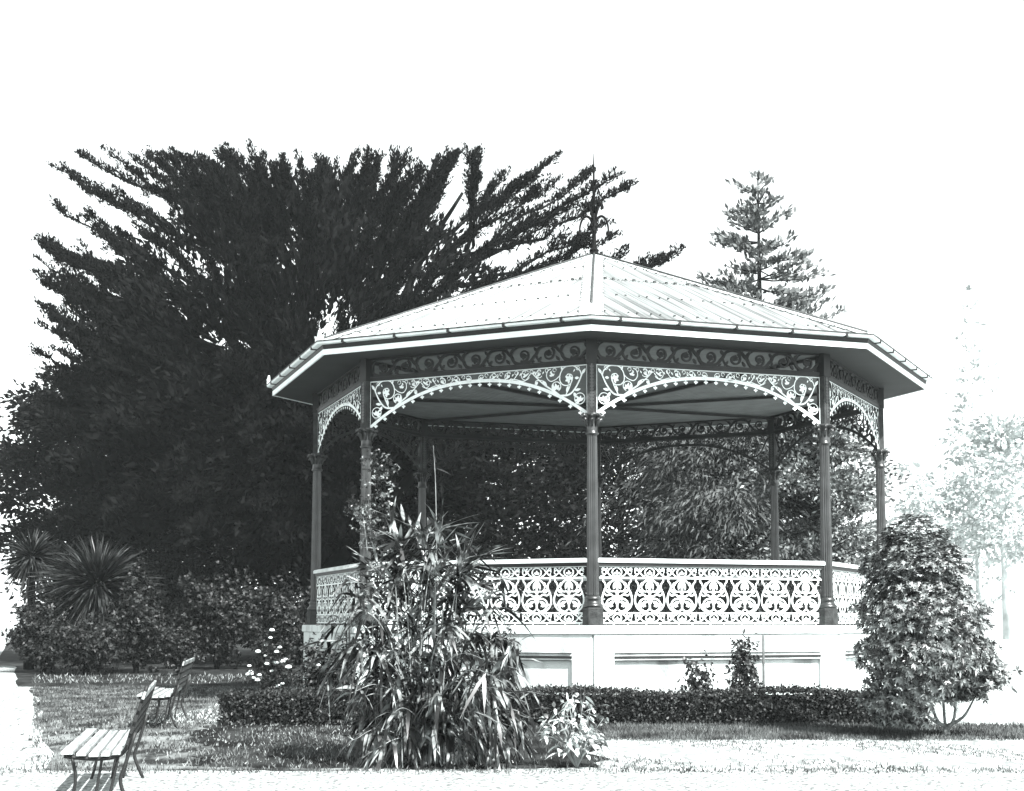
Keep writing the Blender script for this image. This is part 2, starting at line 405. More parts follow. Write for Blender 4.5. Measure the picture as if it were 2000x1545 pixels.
# arch brackets
def arch():
    L = Lace(.018); hx = hs-.075; rise = .625
    ar = lambda x: ZS+.012+rise*(1-(abs(x)/hx)**2.25)
    xs = np.linspace(-hx, hx, 61); L.stroke([(x, ar(x)) for x in xs], .042)
    L.stroke([(x, ar(x)-.026) for x in xs], .012)
    nt_ = 22
    for j in range(nt_):
        x = -hx+.02+(2*hx-.04)*(j+.5)/nt_; z = ar(x)-.03
        L.stroke([(x, z), (x, z-.03)], .014)
        for a in (-90, -10, 190): L.leaf(x, z-.032, a, .038, .03)
    for s in (-1, 1):
        X = lambda x, z: (s*(hx-x+.05), ZS+z*1.12)
        A = lambda a: a if s < 0 else 180-a
        L.stroke([(s*(hx-.0), ZS+.0), (s*(hx-.0), ZB-.0)], .012)
        L.stroke([(s*(hx-.0), ZB-.008), (0, ZB-.008)], .014)
        cx, cz = X(.17, .215); L.arc(cx, cz, .085, 0, 360, .013, n=20); L.palm(cx, cz-.04, A(60), .1, 5, 42, .04)
        L.curve([X(.10, .6), X(.13, .55), X(.20, .42), X(.28, .32), X(.36, .275), X(.49, .27)], .02, .03)
        L.leaf(*X(.13, .55), A(125), .1, .045); L.leaf(*X(.25, .33), A(170), .1, .045); L.leaf(*X(.27, .3), A(240), .09, .05)
        L.curve([X(.14, .53), X(.17, .6), X(.28, .67), X(.42, .66), X(.49, .58), X(.50, .48), X(.45, .42), X(.36, .41), X(.30, .46), X(.30, .54), X(.37, .56), X(.40, .51)], .02, .014)
        L.palm(*X(.345, .49), A(40), .085, 5, 60, .045)
        L.curve([X(.29, .5), X(.34, .38), X(.40, .28)], .018); L.leaf(*X(.36, .4), A(-70), .1, .04)
        L.leaf(*X(.25, .5), A(180), .07, .045)
        cx, cz = X(.56, .40); L.arc(cx, cz, .075, -60, 250, .014, n=16); L.palm(cx, cz-.03, A(80), .085, 5, 50, .04)
        L.curve([X(.5, .27), X(.6, .34), X(.75, .43), X(.88, .53), X(.98, .62)], .034, .012)
        L.leaf(*X(.72, .42), A(50), .12, .05); L.leaf(*X(.62, .36), A(95), .09, .04)
        L.curve([X(.5, .55), X(.57, .50), X(.66, .48), X(.72, .54), X(.71, .62), X(.65, .65)], .014)
        L.palm(*X(.63, .55), A(80), .06, 3, 60, .035)
        L.curve([X(.80, .5), X(.9, .5), X(.92, .44)], .014); L.leaf(*X(.88, .49), A(-70), .06, .04)
        for (px, r) in ((.85, .055), (1.08, .075), (1.38, .06), (1.63, .055), (1.85, .05)):
            cx, cz = X(px, .59 if px < 1.5 else .6); L.arc(cx, cz, r, A(-150), A(130), .012, n=14)
            L.palm(cx, cz-.02, A(60), r*.9, 3, 65, .03)
        for j in range(13):
            q = .2+j*.13
            if abs(q-.36) < .14: continue
            L.arc(X(q, 0)[0], ZB-.05, .028, A(-120), A(200), .01, n=10); L.leaf(*X(q+.05, (ZB-.06-ZS)/1.12), A(-60), .05, .022)
        L.curve([X(1.0, .6), X(1.1, .51), X(1.25, .54), X(1.33, .55), X(1.45, .53), X(1.6, .61)], .016, .01)
        L.curve([X(1.2, .64), X(1.28, .55), X(1.36, .53)], .014); L.curve([X(1.55, .64), X(1.7, .56), X(1.9, .6)], .012)
        L.leaf(*X(.45, .62), A(60), .06, .035); L.leaf(*X(.97, .6), A(150), .07, .035); L.leaf(*X(1.22, .6), A(100), .06, .03)
    mb = L.mb
    for i, v in enumerate(mb.v): mb.v[i] = (v[0], v[1]-aR, v[2])
    return mb
am = arch(); first = None
for k in range(8):
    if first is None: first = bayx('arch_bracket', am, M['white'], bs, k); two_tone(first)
    else: bayx('arch_bracket', first.data, None, bs, k)
# ceiling: boards dropping slightly to a central hub, with ribs
ZC = H+4.0
mb = MB(); me_v = []
aI = (RC-.12)*CA; hI = (RC-.12)*math.sin(A8); nb = 44
for j in range(nb):     # boards of one bay, run parallel to the wall, small V gaps
    t0, t1 = j/nb, (j+.93)/nb
    za = lambda t: ZC+(ZT-.01-ZC)*t
    mb.add([(-hI*t0, -aI*t0, za(t0)), (hI*t0, -aI*t0, za(t0)), (hI*t1, -aI*t1, za(t1)), (-hI*t1, -aI*t1, za(t1)),
            (-hI*t0, -aI*t0, za(t0)+.02), (hI*t0, -aI*t0, za(t0)+.02), (hI*t1, -aI*t1, za(t1)+.02), (-hI*t1, -aI*t1, za(t1)+.02)],
           [(0, 1, 2, 3), (7, 6, 5, 4), (0, 4, 5, 1), (1, 5, 6, 2), (2, 6, 7, 3), (3, 7, 4, 0)])
mb.add([(0, 0, ZC+.03), (hI, -aI, ZT+.02), (-hI, -aI, ZT+.02)], [(0, 1, 2)])
c0 = None
for k in range(8):
    if c0 is None: c0 = bayx('ceiling_panel', mb, M['boards'], bs, k)
    else: bayx('ceiling_panel', c0.data, None, bs, k)
r0 = None
for k in range(8):
    if r0 is None:
        mb = MB(); mb.beam((0, -.1, ZC-.03), (0, -RC+.12, ZT-.05), .06, .05); r0 = mb.build('ceiling_rib', M['dark'], bs)
    else: r0_ = link('ceiling_rib', r0.data, None, bs); r0_.rotation_euler = (0, 0, k*PI/4)
# inner wall plate, soffit, fascia, gutter, roof
mb = MB()
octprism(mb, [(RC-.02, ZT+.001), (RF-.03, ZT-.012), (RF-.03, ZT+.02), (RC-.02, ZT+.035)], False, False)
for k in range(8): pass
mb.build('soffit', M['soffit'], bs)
mb = MB(); octprism(mb, [(RF-.03, ZF), (RF, ZF), (RF, ZF+.085), (RF-.03, ZF+.085), (RF-.03, ZF)], False, False); fa = mb.build('fascia', M['white'], bs)
mb = MB(); octprism(mb, [(RF-.05, ZF+.087), (RF-.018, ZF+.087), (RF-.0, ZF+.12), (RF+.01, ZF+.165), (RF-.05, ZF+.165)], False, False); mb.build('eave_shade_board', M['dark'], bs)  # dark colour stands for the shadow beneath the gutter
mb = MB(); octprism(mb, [(RF+.012, ZG-.048), (RE-.03, ZG-.046), (RE-.006, ZG-.04), (RE, ZG-.014), (RE+.008, ZG), (RE-.012, ZG), (RE-.02, ZG-.02), (RF+.012, ZG-.03)], False, False)
gu = mb.build('gutter', M['white'], bs)
b0 = None
bx_ = MB(); aE = RE*CA; hE = RE*math.sin(A8)
bx_.box(-.02, .02, -aE-.012, -aE+.1, ZG-.06, ZG+.012)
for k in range(8):
    for j in range(5):
        x = -hE+hE*2*(j+.5)/5; a = (k+.5)*PI/4
        if b0 is None: b0 = bayx('gutter_bracket', bx_, M['dark'], gu, k); o = b0
        else: o = bayx('gutter_bracket', b0.data, None, gu, k)
        o.location = (x*math.cos(a), x*math.sin(a), 0)
mb = MB(); octprism(mb, [(RE+.009, ZG-.012), (RE+.013, ZG-.01), (RE+.012, ZG+.008), (RE-.014, ZG+.009)], False, False); mb.build('gutter_lip', M['dark'], gu)
# corrugated roof sheets in two tiers
RR = RE-.07; aRr = RR*CA; hR = RR*math.sin(A8); ZE = ZG-.015
def tier(t0, t1, lift):
    V = []; Fc = []; n = int(2*hR/.0127); idx = {}
    cols = []
    for i in range(n+1):
        u = -hR+2*hR*i/n; tm = 1-abs(u)/hR
        z = .015*math.cos(2*PI*u/.076)+lift
        if tm <= t0+1e-6: cols.append(None); continue
        te = min(t1, tm); pr = []
        for t in (t0, te):
            pr.append(len(V)); V.append((u, -aRr*(1-t), ZE+(ZA-ZE)*t+z+.012))
        cols.append(pr)
    for a, b in zip(cols, cols[1:]):
        if a and b: Fc.append((a[0], b[0], b[1], a[1]))
    m_ = MB(); m_.add(V, Fc); return m_
lo = tier(0, .56, 0); hi_ = tier(.54, 1, .012); lo.add(hi_.v, hi_.f)
nl = MB()
for t in (.06, .30, .545, .75, .9):
    wv = hR*(1-t)
    n = int(2*wv/.19)
    for j in range(1, n):
        u = -wv+2*wv*j/n; u = round(u/.076)*.076+rnd.uniform(-.01, .01)
        if abs(u) > wv-.06: continue
        y = -aRr*(1-t); z = ZE+(ZA-ZE)*t+.03+(.012 if t > .54 else 0)
        s = rnd.uniform(.009, .016) if t != .545 else rnd.uniform(.012, .024)
        nl.box(u-s, u+s, y-s, y+s, z-.02, z+.012)
first = None
for k in range(8):
    if first is None: first = bayx('roof', lo, M['roof'], bs, k); nn = nl.build('roofing_nails', M['nail'], first)
    else: o = bayx('roof', first.data, None, bs, k); link('roofing_nails', nn.data, None, o)
# ridge cappings: flat flanges and a roll
sp = MB()
top = np.array((0, 0, ZA+.03)); bot = np.array((0, -RR-.01, ZE+.035))
side = lambda s, t, wv: None
fl = .2
for s in (-1, 1):
    # flange lies on the bay plane beside the ridge
    a = s*PI/8; nrm = np.array((math.sin(a), -math.cos(a), 0)); tang = np.array((math.cos(a), math.sin(a), 0))*s
    p = [bot, top]
    o1 = bot+tang*fl+np.array((0, 0, .0)); o2 = top+tang*.0-nrm*0
    d = (top-bot); e1 = bot+tang*fl; e2 = bot+d*.93+tang*fl*.9
    # drop to roof plane height
    def rz(P):
        dist = P[0]*nrm[0]+P[1]*nrm[1]; t = 1-dist/aRr; return ZE+(ZA-ZE)*t+.036
    e1 = np.array((e1[0], e1[1], rz(e1))); e2 = np.array((e2[0], e2[1], rz(e2)))
    q = [bot+(0, 0, .01), e1, e2, top]
    sp.add(q, [(0, 1, 2, 3)] if s > 0 else [(3, 2, 1, 0)])
ri = None; rr = MB(); rr.tube([bot+(0, 0, .012), top+(0, 0, .01)], .022, 8)
ns = MB()
for s in (-1, 1):
    a = s*PI/8; nrm = np.array((math.sin(a), -math.cos(a), 0)); tang = np.array((math.cos(a), math.sin(a), 0))*s
    for j in range(22):
        t = .04+.86*j/22; P = bot+(top-bot)*t+tang*fl*.9; dist = P[0]*nrm[0]+P[1]*nrm[1]; z = ZE+(ZA-ZE)*(1-dist/aRr)+.03
        q = .011; ns.box(P[0]-q, P[0]+q, P[1]-q, P[1]+q, z, z+.016)
orn = MB()
L = Lace(.03); L.leaf(0, 0, 90, .17, .08); L.leaf(-.02, 0, 140, .13, .06); L.leaf(.02, 0, 40, .13, .06); L.stroke([(-.1, .01), (.1, .01)], .03)
for i, v in enumerate(L.mb.v): L.mb.v[i] = (v[0], v[1]-RE+.04, v[2]+ZG+.01)
for k in range(8):
    if ri is None:
        ri = sp.build('ridge_capping', M['stain'], bs); ra = rr.build('ridge_roll', M['lead'], ri, True); rn = ns.build('ridge_nails', M['nail'], ri)
        orn_ = L.mb.build('corner_ornament', M['white'], ri)
    else:
        o = link('ridge_capping', ri.data, None, bs); o.rotation_euler = (0, 0, k*PI/4)
        link('ridge_roll', ra.data, None, o); link('ridge_nails', rn.data, None, o); link('corner_ornament', orn_.data, None, o)
# finial
mb = MB(); Z = ZA+.0
mb.lathe([(r_*1.25, z_) for r_, z_ in [(.10, 0), (.075, .03), (.06, .06), (.075, .075), (.07, .1), (.045, .12), (.05, .14), (.035, .16), (.03, .4), (.045, .42), (.035, .45), (.04, .5), (.065, .53), (.065, .55), (.04, .57), (.045, .62), (.035, .68), (.025, .75), (.022, 1.28), (.035, 1.3), (.016, 1.33), (.014, 1.58), (.024, 1.61), (.01, 1.64), (.012, 1.7), (.002, 1.96)]], 16, (0, 0, Z))
fi = mb.build('finial', M['iron'], bs, True)
lp = None
for j in range(4):
    arm = MB(); a = j*PI/2+.0
    f = lambda r, z, a=a: (r*math.cos(a), r*math.sin(a), Z+z)
    P = catmull([f(.03, .62), f(.08, .71), f(.15, .74), f(.22, .68), f(.26, .56), f(.27, .46)], 4)
    arm.tube(P, np.linspace(.03, .018, len(P)), 6)
    arm.tube([f(.27, .47), f(.272, .42), f(.275, .38), f(.28, .34)], [.018, .042, .04, .006], 6)
    arm.build('curled_arm', M['iron'], fi, True)
for j in range(4):
    arm = MB(); a = j*PI/2+PI/4*.75
    f = lambda r, z, a=a: (r*math.cos(a), r*math.sin(a), Z+z)
    P = catmull([f(.03, .7), f(.07, .84), f(.12, .95), f(.17, .99), f(.21, .95)], 4)
    arm.tube(P, np.linspace(.028, .017, len(P)), 6)
    arm.tube([f(.16, .9), f(.19, .93), f(.18, 1.0), f(.17, 1.1)], [.02, .034, .022, .003], 6)
    arm.build('curled_arm', M['iron'], fi, True); arm = MB()
    P = catmull([f(.02, 1.36), f(.05, 1.42), f(.09, 1.42), f(.09, 1.37), f(.06, 1.36)], 4); arm.tube(P, .014, 5)
    arm.build('scroll', M['iron'], fi, True)

# ------------------------------------------------------------------ ground
def sheet(name, pts, z, m):
    me = bpy.data.meshes.new(name); me.from_pydata([(p[0], p[1], z) for p in pts], [], [tuple(range(len(pts)))]); me.update()
    return tag(link(name, me, m), kind='structure')
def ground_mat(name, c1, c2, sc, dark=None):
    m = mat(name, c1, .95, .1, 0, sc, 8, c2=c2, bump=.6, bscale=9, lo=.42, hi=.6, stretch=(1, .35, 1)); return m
gm = ground_mat('lawn_turf', .2, .55, 9)
sheet('lawn', [(-500, -40), (500, -40), (500, 520), (-500, 520)], 0, gm)
def wob(pts, amp, n=8):
    out = []
    for a, b in zip(pts, pts[1:]+pts[:1]):
        for t in np.linspace(0, 1, n, endpoint=False):
            out.append((a[0]+(b[0]-a[0])*t+rnd.uniform(-amp, amp), a[1]+(b[1]-a[1])*t+rnd.uniform(-amp, amp)*.6))
    return out
def G(px, py):
    d = H*F/(py-1214)*1.0
    return (gx(px, d), d)
# turf behind with shade put into its colour, then the dark shade patch
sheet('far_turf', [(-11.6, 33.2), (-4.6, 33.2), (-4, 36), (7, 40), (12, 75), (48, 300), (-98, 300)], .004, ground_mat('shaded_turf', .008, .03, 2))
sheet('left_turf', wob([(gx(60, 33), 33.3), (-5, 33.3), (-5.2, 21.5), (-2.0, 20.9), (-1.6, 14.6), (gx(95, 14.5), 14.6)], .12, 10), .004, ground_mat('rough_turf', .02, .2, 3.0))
sheet('shade_patch', wob([(-4.3, 22.3), (3.6, 22.3), (3.9, 21.1), (1.35, 20.4), (.9, 18.0), (.9, 14.9), (-1.0, 14.7), (-3.2, 15.0), (-3.3, 17.0), (-4.0, 19.0)], .16, 8), .009, ground_mat('shade_patch_ground', .006, .03, 3))  # ground shadow round the bamboo put into this dark colour
sheet('gravel_path', wob([(-40, 2), (40, 2), (40, 13.9), (6, 14.2), (1, 14.42), (-2.5, 14.42), (-4.6, 14.5), (-6.1, 19), (-7.1, 22), (-8.75, 27), (-10.75, 33), (-15.7, 48), (-42, 70)], .05, 10), .013, mat('pale_gravel', .12, .95, .1, .1, 26, 8, c2=.42, bump=.8, bscale=50, lo=.4, hi=.56))

# grass blades
def blades(name, regions, m, label):
    fol = Fol()
    for (poly, n, L, W, test) in regions:
        x0, x1, y0, y1 = poly; P = np.stack([rng.uniform(x0, x1, n), rng.uniform(y0, y1, n), np.zeros(n)], 1)
        if test is not None: P = P[test(P)]
        D = rng.normal(size=(len(P), 3))*.5; D[:, 2] = 1
        fol.add(leaf_arrays(P, D, L*(.5+rng.random(len(P))), W))
    return tag(fol.build(name, m), label, 'grass', kind='stuff')
def clump(P, sc=1.3, thr=.1):
    return (np.sin(P[:, 0]*sc*3.1+1.7*np.sin(P[:, 1]*sc*1.3))+np.sin(P[:, 1]*sc*2.3+P[:, 0]*sc)+rng.normal(size=len(P))*.6) > thr
blades('lawn_grass', [((.8, 9.5, 18.2, 20.9), 26000, .055, .012, None), ((1.2, 6.5, 18.3, 20.0), 12000, .07, .013, lambda P: clump(P)),  # dense dark blades before the hedge stand in for the shrub's shadow
     ((.8, 8, 14.45, 18.2), 9000, .04, .010, lambda P: clump(P, .9, .35)), ((-10, -1.5, 14.7, 20), 9000, .05, .014, lambda P: (clump(P)) & (P[:, 0] > -.325*P[:, 1]+.15)),
     ((-4.9, 7.5, 14.1, 14.7), 3500, .05, .012, lambda P: rng.random(len(P)) < 1-np.abs(P[:, 1]-14.45)*2.5), ((-10.5, -4.2, 20, 33), 16000, .06, .02, lambda P: P[:, 0] > -.318*P[:, 1]+.1)], M['blade'], 'grass coloured as the shrub shadow in front of the hedge, and dark mown grass beside the benches')
blades('dry_grass', [((-3.3, 1.0, 14.6, 20.3), 1300, .06, .009, None), ((-9, -2, 14.7, 22), 3500, .04, .014, lambda P: P[:, 0] > -.325*P[:, 1]+.15),
     ((-13, -5, 34.5, 40), 900, .09, .02, lambda P: P[:, 0] > -.315*P[:, 1])], M['bladepale'], 'pale straw-coloured grass tufts scattered over the dark ground')

# ------------------------------------------------------------------ hedge
hd = empty('clipped_hedge', (0, 21.2, 0))
tag(hd, 'long low clipped box hedge running in front of the bandstand base', 'hedge')
hx0, hx1 = gx(440, 21), gx(1795, 21); hy0, hy1, hh_ = -.35, .4, .46
mb = MB(); mb.box(hx0+.06, hx1-.06, hy0+.07, hy1-.07, .0, hh_-.07); mb.build('twigs', M['hedgecore'], hd)
fol = Fol(); n = 15000
Pf = np.stack([rng.uniform(hx0, hx1, n), np.full(n, hy0)+rng.normal(size=n)*.045+.03, rng.uniform(.0, hh_, n)], 1)
n2 = 9000; Pt = np.stack([rng.uniform(hx0, hx1, n2), rng.uniform(hy0, hy1, n2), hh_-.03+rng.normal(size=n2)*.022], 1)
n4 = 500; Pk = np.stack([rng.uniform(hx0, hx1, n4), rng.uniform(hy0, hy0+.3, n4), hh_+rng.random(n4)*.05], 1)
n3 = 1500; Pe = np.stack([rng.choice([hx0, hx1], n3)+rng.normal(size=n3)*.03, rng.uniform(hy0, hy1, n3), rng.uniform(0, hh_, n3)], 1)
for P in (Pf, Pt, Pk, Pe):
    P[:, 2] += .035*np.sin(P[:, 0]*2.1)*(P[:, 2] > .3)
    D = rand_dirs(len(P)); D[:, 1] -= .5; D[:, 2] += .4
    fol.add(leaf_arrays(P, D, .05*(.7+.6*rng.random(len(P))), .03))
fol.build('foliage', M['hedge'], hd)

# ------------------------------------------------------------------ shrubs
def whorl(fol, P, axis, k, L, W, open_=.8, droop=.2):
    n = len(P); axis = unit(axis); R = unit(np.cross(axis, rand_dirs(n))); B = np.cross(axis, R)
    for j in range(k):
        a = 2*PI*j/k+rng.random(n)*.5
        D = axis*(1-open_*rng.uniform(.5, 1.1, n)[:, None])+(R*np.cos(a)[:, None]+B*np.sin(a)[:, None])*open_
        fol.add(leaf_arrays(P, D, L*(.7+.6*rng.random(n)), W*(.8+.4*rng.random(n)), droop, axis))
# big shrub at the right: x 1680-1945, y 1010-1400, trunk foot (1850,1440)
dS = 18.6; foot = at(1850, 1440, dS); foot[2] = 0
sh = empty('leafy_shrub', tuple(foot))
tag(sh, 'tall broad shrub with whorled glossy leaves and forked bare stem right of the bandstand', 'shrub')
fol = Fol(); ctr = at(1815, 1215, dS)-foot
prof = [(1000, 1795, 12), (1040, 1795, 70), (1090, 1795, 98), (1150, 1795, 112), (1220, 1812, 134), (1300, 1818, 134), (1360, 1812, 122), (1400, 1800, 96), (1425, 1775, 45)]
py = np.array([p[0] for p in prof]); pc = np.array([p[1] for p in prof]); pr = np.array([p[2] for p in prof])
n = 6200
yy = rng.uniform(1005, 1415, n); cxx = np.interp(yy, py, pc)-8; rr_ = np.interp(yy, py, pr)
rr_ = .95*rr_*(1+.10*np.sin(yy*.07)+.06*np.sin(yy*.17+1))
rad = (rng.random(n)**.35); ang = rng.random(n)*2*PI
W3 = np.stack([at(cxx[i]+rr_[i]*rad[i]*math.cos(ang[i]), yy[i], dS) for i in range(n)])
W3[:, 1] += rr_*rad*np.sin(ang)*dS/F*.9
# notch at lower centre where the stem shows
keep = ~((yy > 1330) & (np.abs(cxx+rr_*rad*np.cos(ang)-1872) < 34) & (np.sin(ang) < .35)) & ~((yy > 1366) & (cxx+rr_*rad*np.cos(ang) > 1800))
keep &= (yy > 1070) | (rng.random(n) < np.clip((yy-1000)/90, .12, 1))
W3 = W3[keep]; P = W3-foot
ax = unit(P-ctr+rng.normal(size=P.shape)*.25+np.array((0, 0, .35)))
whorl(fol, P, ax, 7, .074, .025, .8, .25)
# low right limb
n = 260; q = rng.random(n); P = np.stack([at(1870+80*q[i]+rng.normal()*8, 1345-25*q[i]+rng.normal()*14, dS) for i in range(n)])-foot; P[:, 1] += rng.normal(size=n)*.25
whorl(fol, P, unit(rng.normal(size=P.shape)*.4+np.array((.3, -.3, .8))), 7, .09, .032)
fol.build('foliage', M['shrub'], sh)
mb = MB()
for (tx, ty, r) in ((1800, 1300, .022), (1870, 1290, .02), (1905, 1360, .018), (1835, 1250, .02), (1775, 1340, .014)):
    e = at(tx, ty, dS)-foot; mid = at((1850+tx)/2+(4 if tx > 1850 else 2), 1400, dS)-foot
    mb.tube(catmull([(0, 0, -.03), (-.01, 0, .13), mid, e], 4), np.linspace(.035, r*.5, 13), 7)
mb.build('stem', M['bark_pale'], sh, True)

# bamboo clump: px 620-1030, base about (830,1500)
dB = 15.3; foot = np.array((gx(835, dB), dB, 0))
ba = empty('bamboo_clump', tuple(foot))
tag(ba, 'tall arching clump of bamboo with long pointed leaves before the bandstand', 'bamboo')
fol = Fol(); mb = MB()
def cane(tip, base=None, leaves=26, arch=.3, L=.36, W=.044, lo=.3, dr=.45):
    b = np.array((rng.normal()*.16, rng.normal()*.14, 0)) if base is None else base
    tip = np.array(tip); hgt = tip[2]
    c1 = np.array((b[0]+(tip[0]-b[0])*.3, b[1]+(tip[1]-b[1])*.3, hgt*.62+arch*.3)); c2 = np.array((b[0]+(tip[0]-b[0])*.68, b[1]+(tip[1]-b[1])*.68, hgt*.93+arch*.35))
    P = catmull([b, c1, c2, tip], 5); mb.tube(P, np.linspace(.007, .0025, len(P)), 5, False)
    s = rng.uniform(lo, 1, leaves); Q, T = samp(P, s)
    D = T*.55+rng.normal(size=(leaves, 3))*.6; D[:, 2] -= .1
    fol.add(long_leaf_arrays(Q, D, L*rng.uniform(.55, 1.25, leaves), W*rng.uniform(.7, 1.25, leaves), dr*rng.uniform(.3, 1.5, leaves)))
tips = [(790, 1040), (830, 1030), (870, 1045), (905, 1055), (935, 1090), (750, 1055), (960, 1130), (985, 1180), (1000, 1240), (1015, 1300), (1020, 1370), (1010, 1430), (975, 1400), (940, 1350),
        (715, 1090), (690, 1130), (670, 1180), (655, 1240), (650, 1300), (660, 1360), (690, 1410), (720, 1450), (760, 1400), (700, 1250), (720, 1180), (760, 1130), (810, 1110), (860, 1120), (900, 1160),
        (935, 1230), (960, 1290), (900, 1300), (860, 1380), (800, 1330), (760, 1280), (930, 1440), (880, 1440), (810, 1430), (845, 1075), (775, 1080), (915, 1110), (880, 1200), (740, 1330), (980, 1350), (1040, 1400), (990, 1460), (700, 1340), (680, 1290)]
for i, (px, py_) in enumerate(tips*2):
    d = dB+rng.normal()*.35-(.2 if py_ > 1250 else 0)
    t = at(px+rng.normal()*14, py_+rng.normal()*14, d)-foot; t[2] = max(t[2], .12)
    cane(t, leaves=(20 if py_ > 1300 else 27) if py_ > 1080 else 18, arch=.35 if py_ > 1200 else .1, lo=.25, dr=.7 if py_ > 1150 else .12)
for (px, py_) in ((852, 870), (715, 1010)):      # a few bare tall shoots
    t = at(px, py_, dB)-foot; b = np.array((t[0]*.8, 0, 0)); mb.tube(catmull([b, t*.5+b*.5+np.array((.02, 0, 0)), t*.85+b*.15, t+np.array((-.03, 0, 0))], 4), np.linspace(.006, .002, 13), 5)
t = at(853, 915, dB)-foot
fol.add(long_leaf_arrays(np.array([t, at(852, 905, dB)-foot]), np.array([(1, 0, -.25), (-.2, 0, 1.)]), np.array([.15, .18]), np.array([.06, .01]), .2))
fol.build('foliage', M['bamboo'], ba); mb.build('canes', M['cane'], ba)

# broad-leaved plant in front: px 1060-1190, y 1350-1500
dW = 14.9; foot = np.array((gx(1125, dW), dW, 0)); bl = empty('broad_leaved_plant', tuple(foot))
tag(bl, 'low plant with pale drooping broad leaves on the lawn right of the bamboo', 'plant')
fol = Fol(); mb = MB(); n = 34
for i in range(n):
    a = rng.random()*2*PI; r = rng.uniform(.03, .31); z = rng.uniform(.2, .82)*(1-r*.9)
    tip = np.array((r*math.cos(a), r*math.sin(a)*.8, z)); mb.tube([(0, 0, 0), tip*.5+np.array((0, 0, .05)), tip], [.008, .006, .004], 5)
    k = 9; Q = np.tile(tip, (k, 1))+rng.normal(size=(k, 3))*.04; D = rng.normal(size=(k, 3))*.6+np.array((math.cos(a)*.6, math.sin(a)*.6, .15))
    fol.add(long_leaf_arrays(Q, D, rng.uniform(.07, .13, k), rng.uniform(.03, .05, k), .45))
fol.build('foliage', M['weed'], bl); mb.build('stems', M['cane'], bl)

def bush(name, foot, w_, h_, n, m, label, cat, L=.06, W=.035, group=None, stems=5, flowers=0, shape=None, flat=.8, droop=.1, fl_r=.04):
    o = empty(name, tuple(foot)); tag(o, label, cat, group)
    fol = Fol(); u = rand_dirs(n)*(rng.random(n)**.4)[:, None]
    lump = 1+.22*np.sin(u[:, 0]*5+u[:, 2]*7)+.15*np.sin(u[:, 1]*9+1)
    P = u*lump[:, None]*np.array((w_/2, w_/2*flat, h_/2*.9)); P[:, 2] += h_*.55
    if shape == 'cone':
        t = np.clip(P[:, 2]/h_, 0, 1); P[:, 0] *= 1.5*(1-t)+.15; P[:, 1] *= 1.5*(1-t)+.15
    D = unit(u+rng.normal(size=u.shape)*.6+np.array((0, 0, .3)))
    whorl(fol, P, D, 4, L, W, .8, droop); fol.build('foliage', m, o)
    mb = MB()
    for i in range(stems):
        e = P[rng.integers(n)]*np.array((.8, .8, .85)); mb.tube([(rng.normal()*.02, rng.normal()*.02, -.02), e*np.array((.35, .35, .5)), e], [.018*h_+.004, .012*h_+.002, .003], 6)
    mb.build('stem', M['bark'], o)
    if flowers:
        mb = MB()
        for i in range(flowers):
            j = rng.integers(n); p = P[j]*1.05; p[1] = -abs(p[1])-.02
            r = fl_r*rng.uniform(.6, 1.2)
            mb.lathe([(r*.3, -r*.5), (r, -r*.2), (r*.9, r*.35), (r*.35, r*.6)], 7, p)
        mb.build('blossom', M['petal'], o)
    return o
def gp(px, d): return (gx(px, d), d, 0)
bush('rose_bush', gp(1452, 22.0), .44, 1.25, 700, M['roseleaf'], 'dark rose bush tied to a pale stake before the base wall', 'rose bush', .05, .035, stems=4, flowers=4, fl_r=.02)
mb = MB(); mb.tube([(0, 0, -.1), (0.005, 0, .5), (.01, 0, 1.22)], [.022, .02, .018], 8)
st = mb.build('wooden_stake', M['stake'], None, True); st.location = (gx(1489, 21.8), 21.8, 0); tag(st, 'pale upright wooden stake beside the dark rose bush', 'stake')
bush('small_shrub', gp(1365, 22.0), .52, .92, 330, M['roseleaf'], 'small sparse dark shrub standing against the white base wall', 'shrub', .05, .038, stems=6, flowers=2, fl_r=.02)
bush('dark_shrub', gp(985, 21.9), .36, 1.35, 800, M['smallleaf'], 'narrow dark shrub at the right edge of the bamboo', 'shrub', .05, .03)
bush('flowering_bush', gp(535, 24.2), .7, 1.25, 1000, M['smallleaf'], 'dark bush dotted with white blossoms left of the bandstand base', 'flowering bush', .05, .03, flowers=26, fl_r=.045)
bush('small_rose', gp(612, 22.3), .42, 1.2, 520, M['roseleaf'], 'dark little rose in front of the left end of the base wall', 'rose bush', .05, .035, flowers=3, fl_r=.04)
bush('leaning_shrub', gp(665, 22.2), .6, 1.1, 700, M['smallleaf'], 'leafy dark shrub between the little rose and the bamboo', 'shrub', .06, .035)
# climber on the left column
foot = np.array((gx(735, 23.3), 23.3, 0)); vn = empty('climbing_vine', tuple(foot)); tag(vn, 'slender climbing vine reaching up in front of the left front column', 'climber')
fol = Fol(); mb = MB()
for (pts) in ([(735, 1300), (738, 1150), (735, 1020), (728, 930), (733, 880)], [(735, 1200), (750, 1060), (752, 960), (758, 900)], [(738, 1150), (720, 1050), (705, 1000), (690, 985)]):
    P = catmull([(0, 0, 0)]+[tuple(at(x, y, 23.3)-foot) for x, y in pts], 6); mb.tube(P, np.linspace(.012, .004, len(P)), 5)
    n = 170; Q, T = samp(P, rng.uniform(.4, 1, n)); Q += rng.normal(size=(n, 3))*np.array((.1, .08, .06))
    whorl(fol, Q, rand_dirs(n), 3, .05, .035)
fol.build('foliage', M['bamboo'], vn); mb.build('stem', M['bark'], vn)
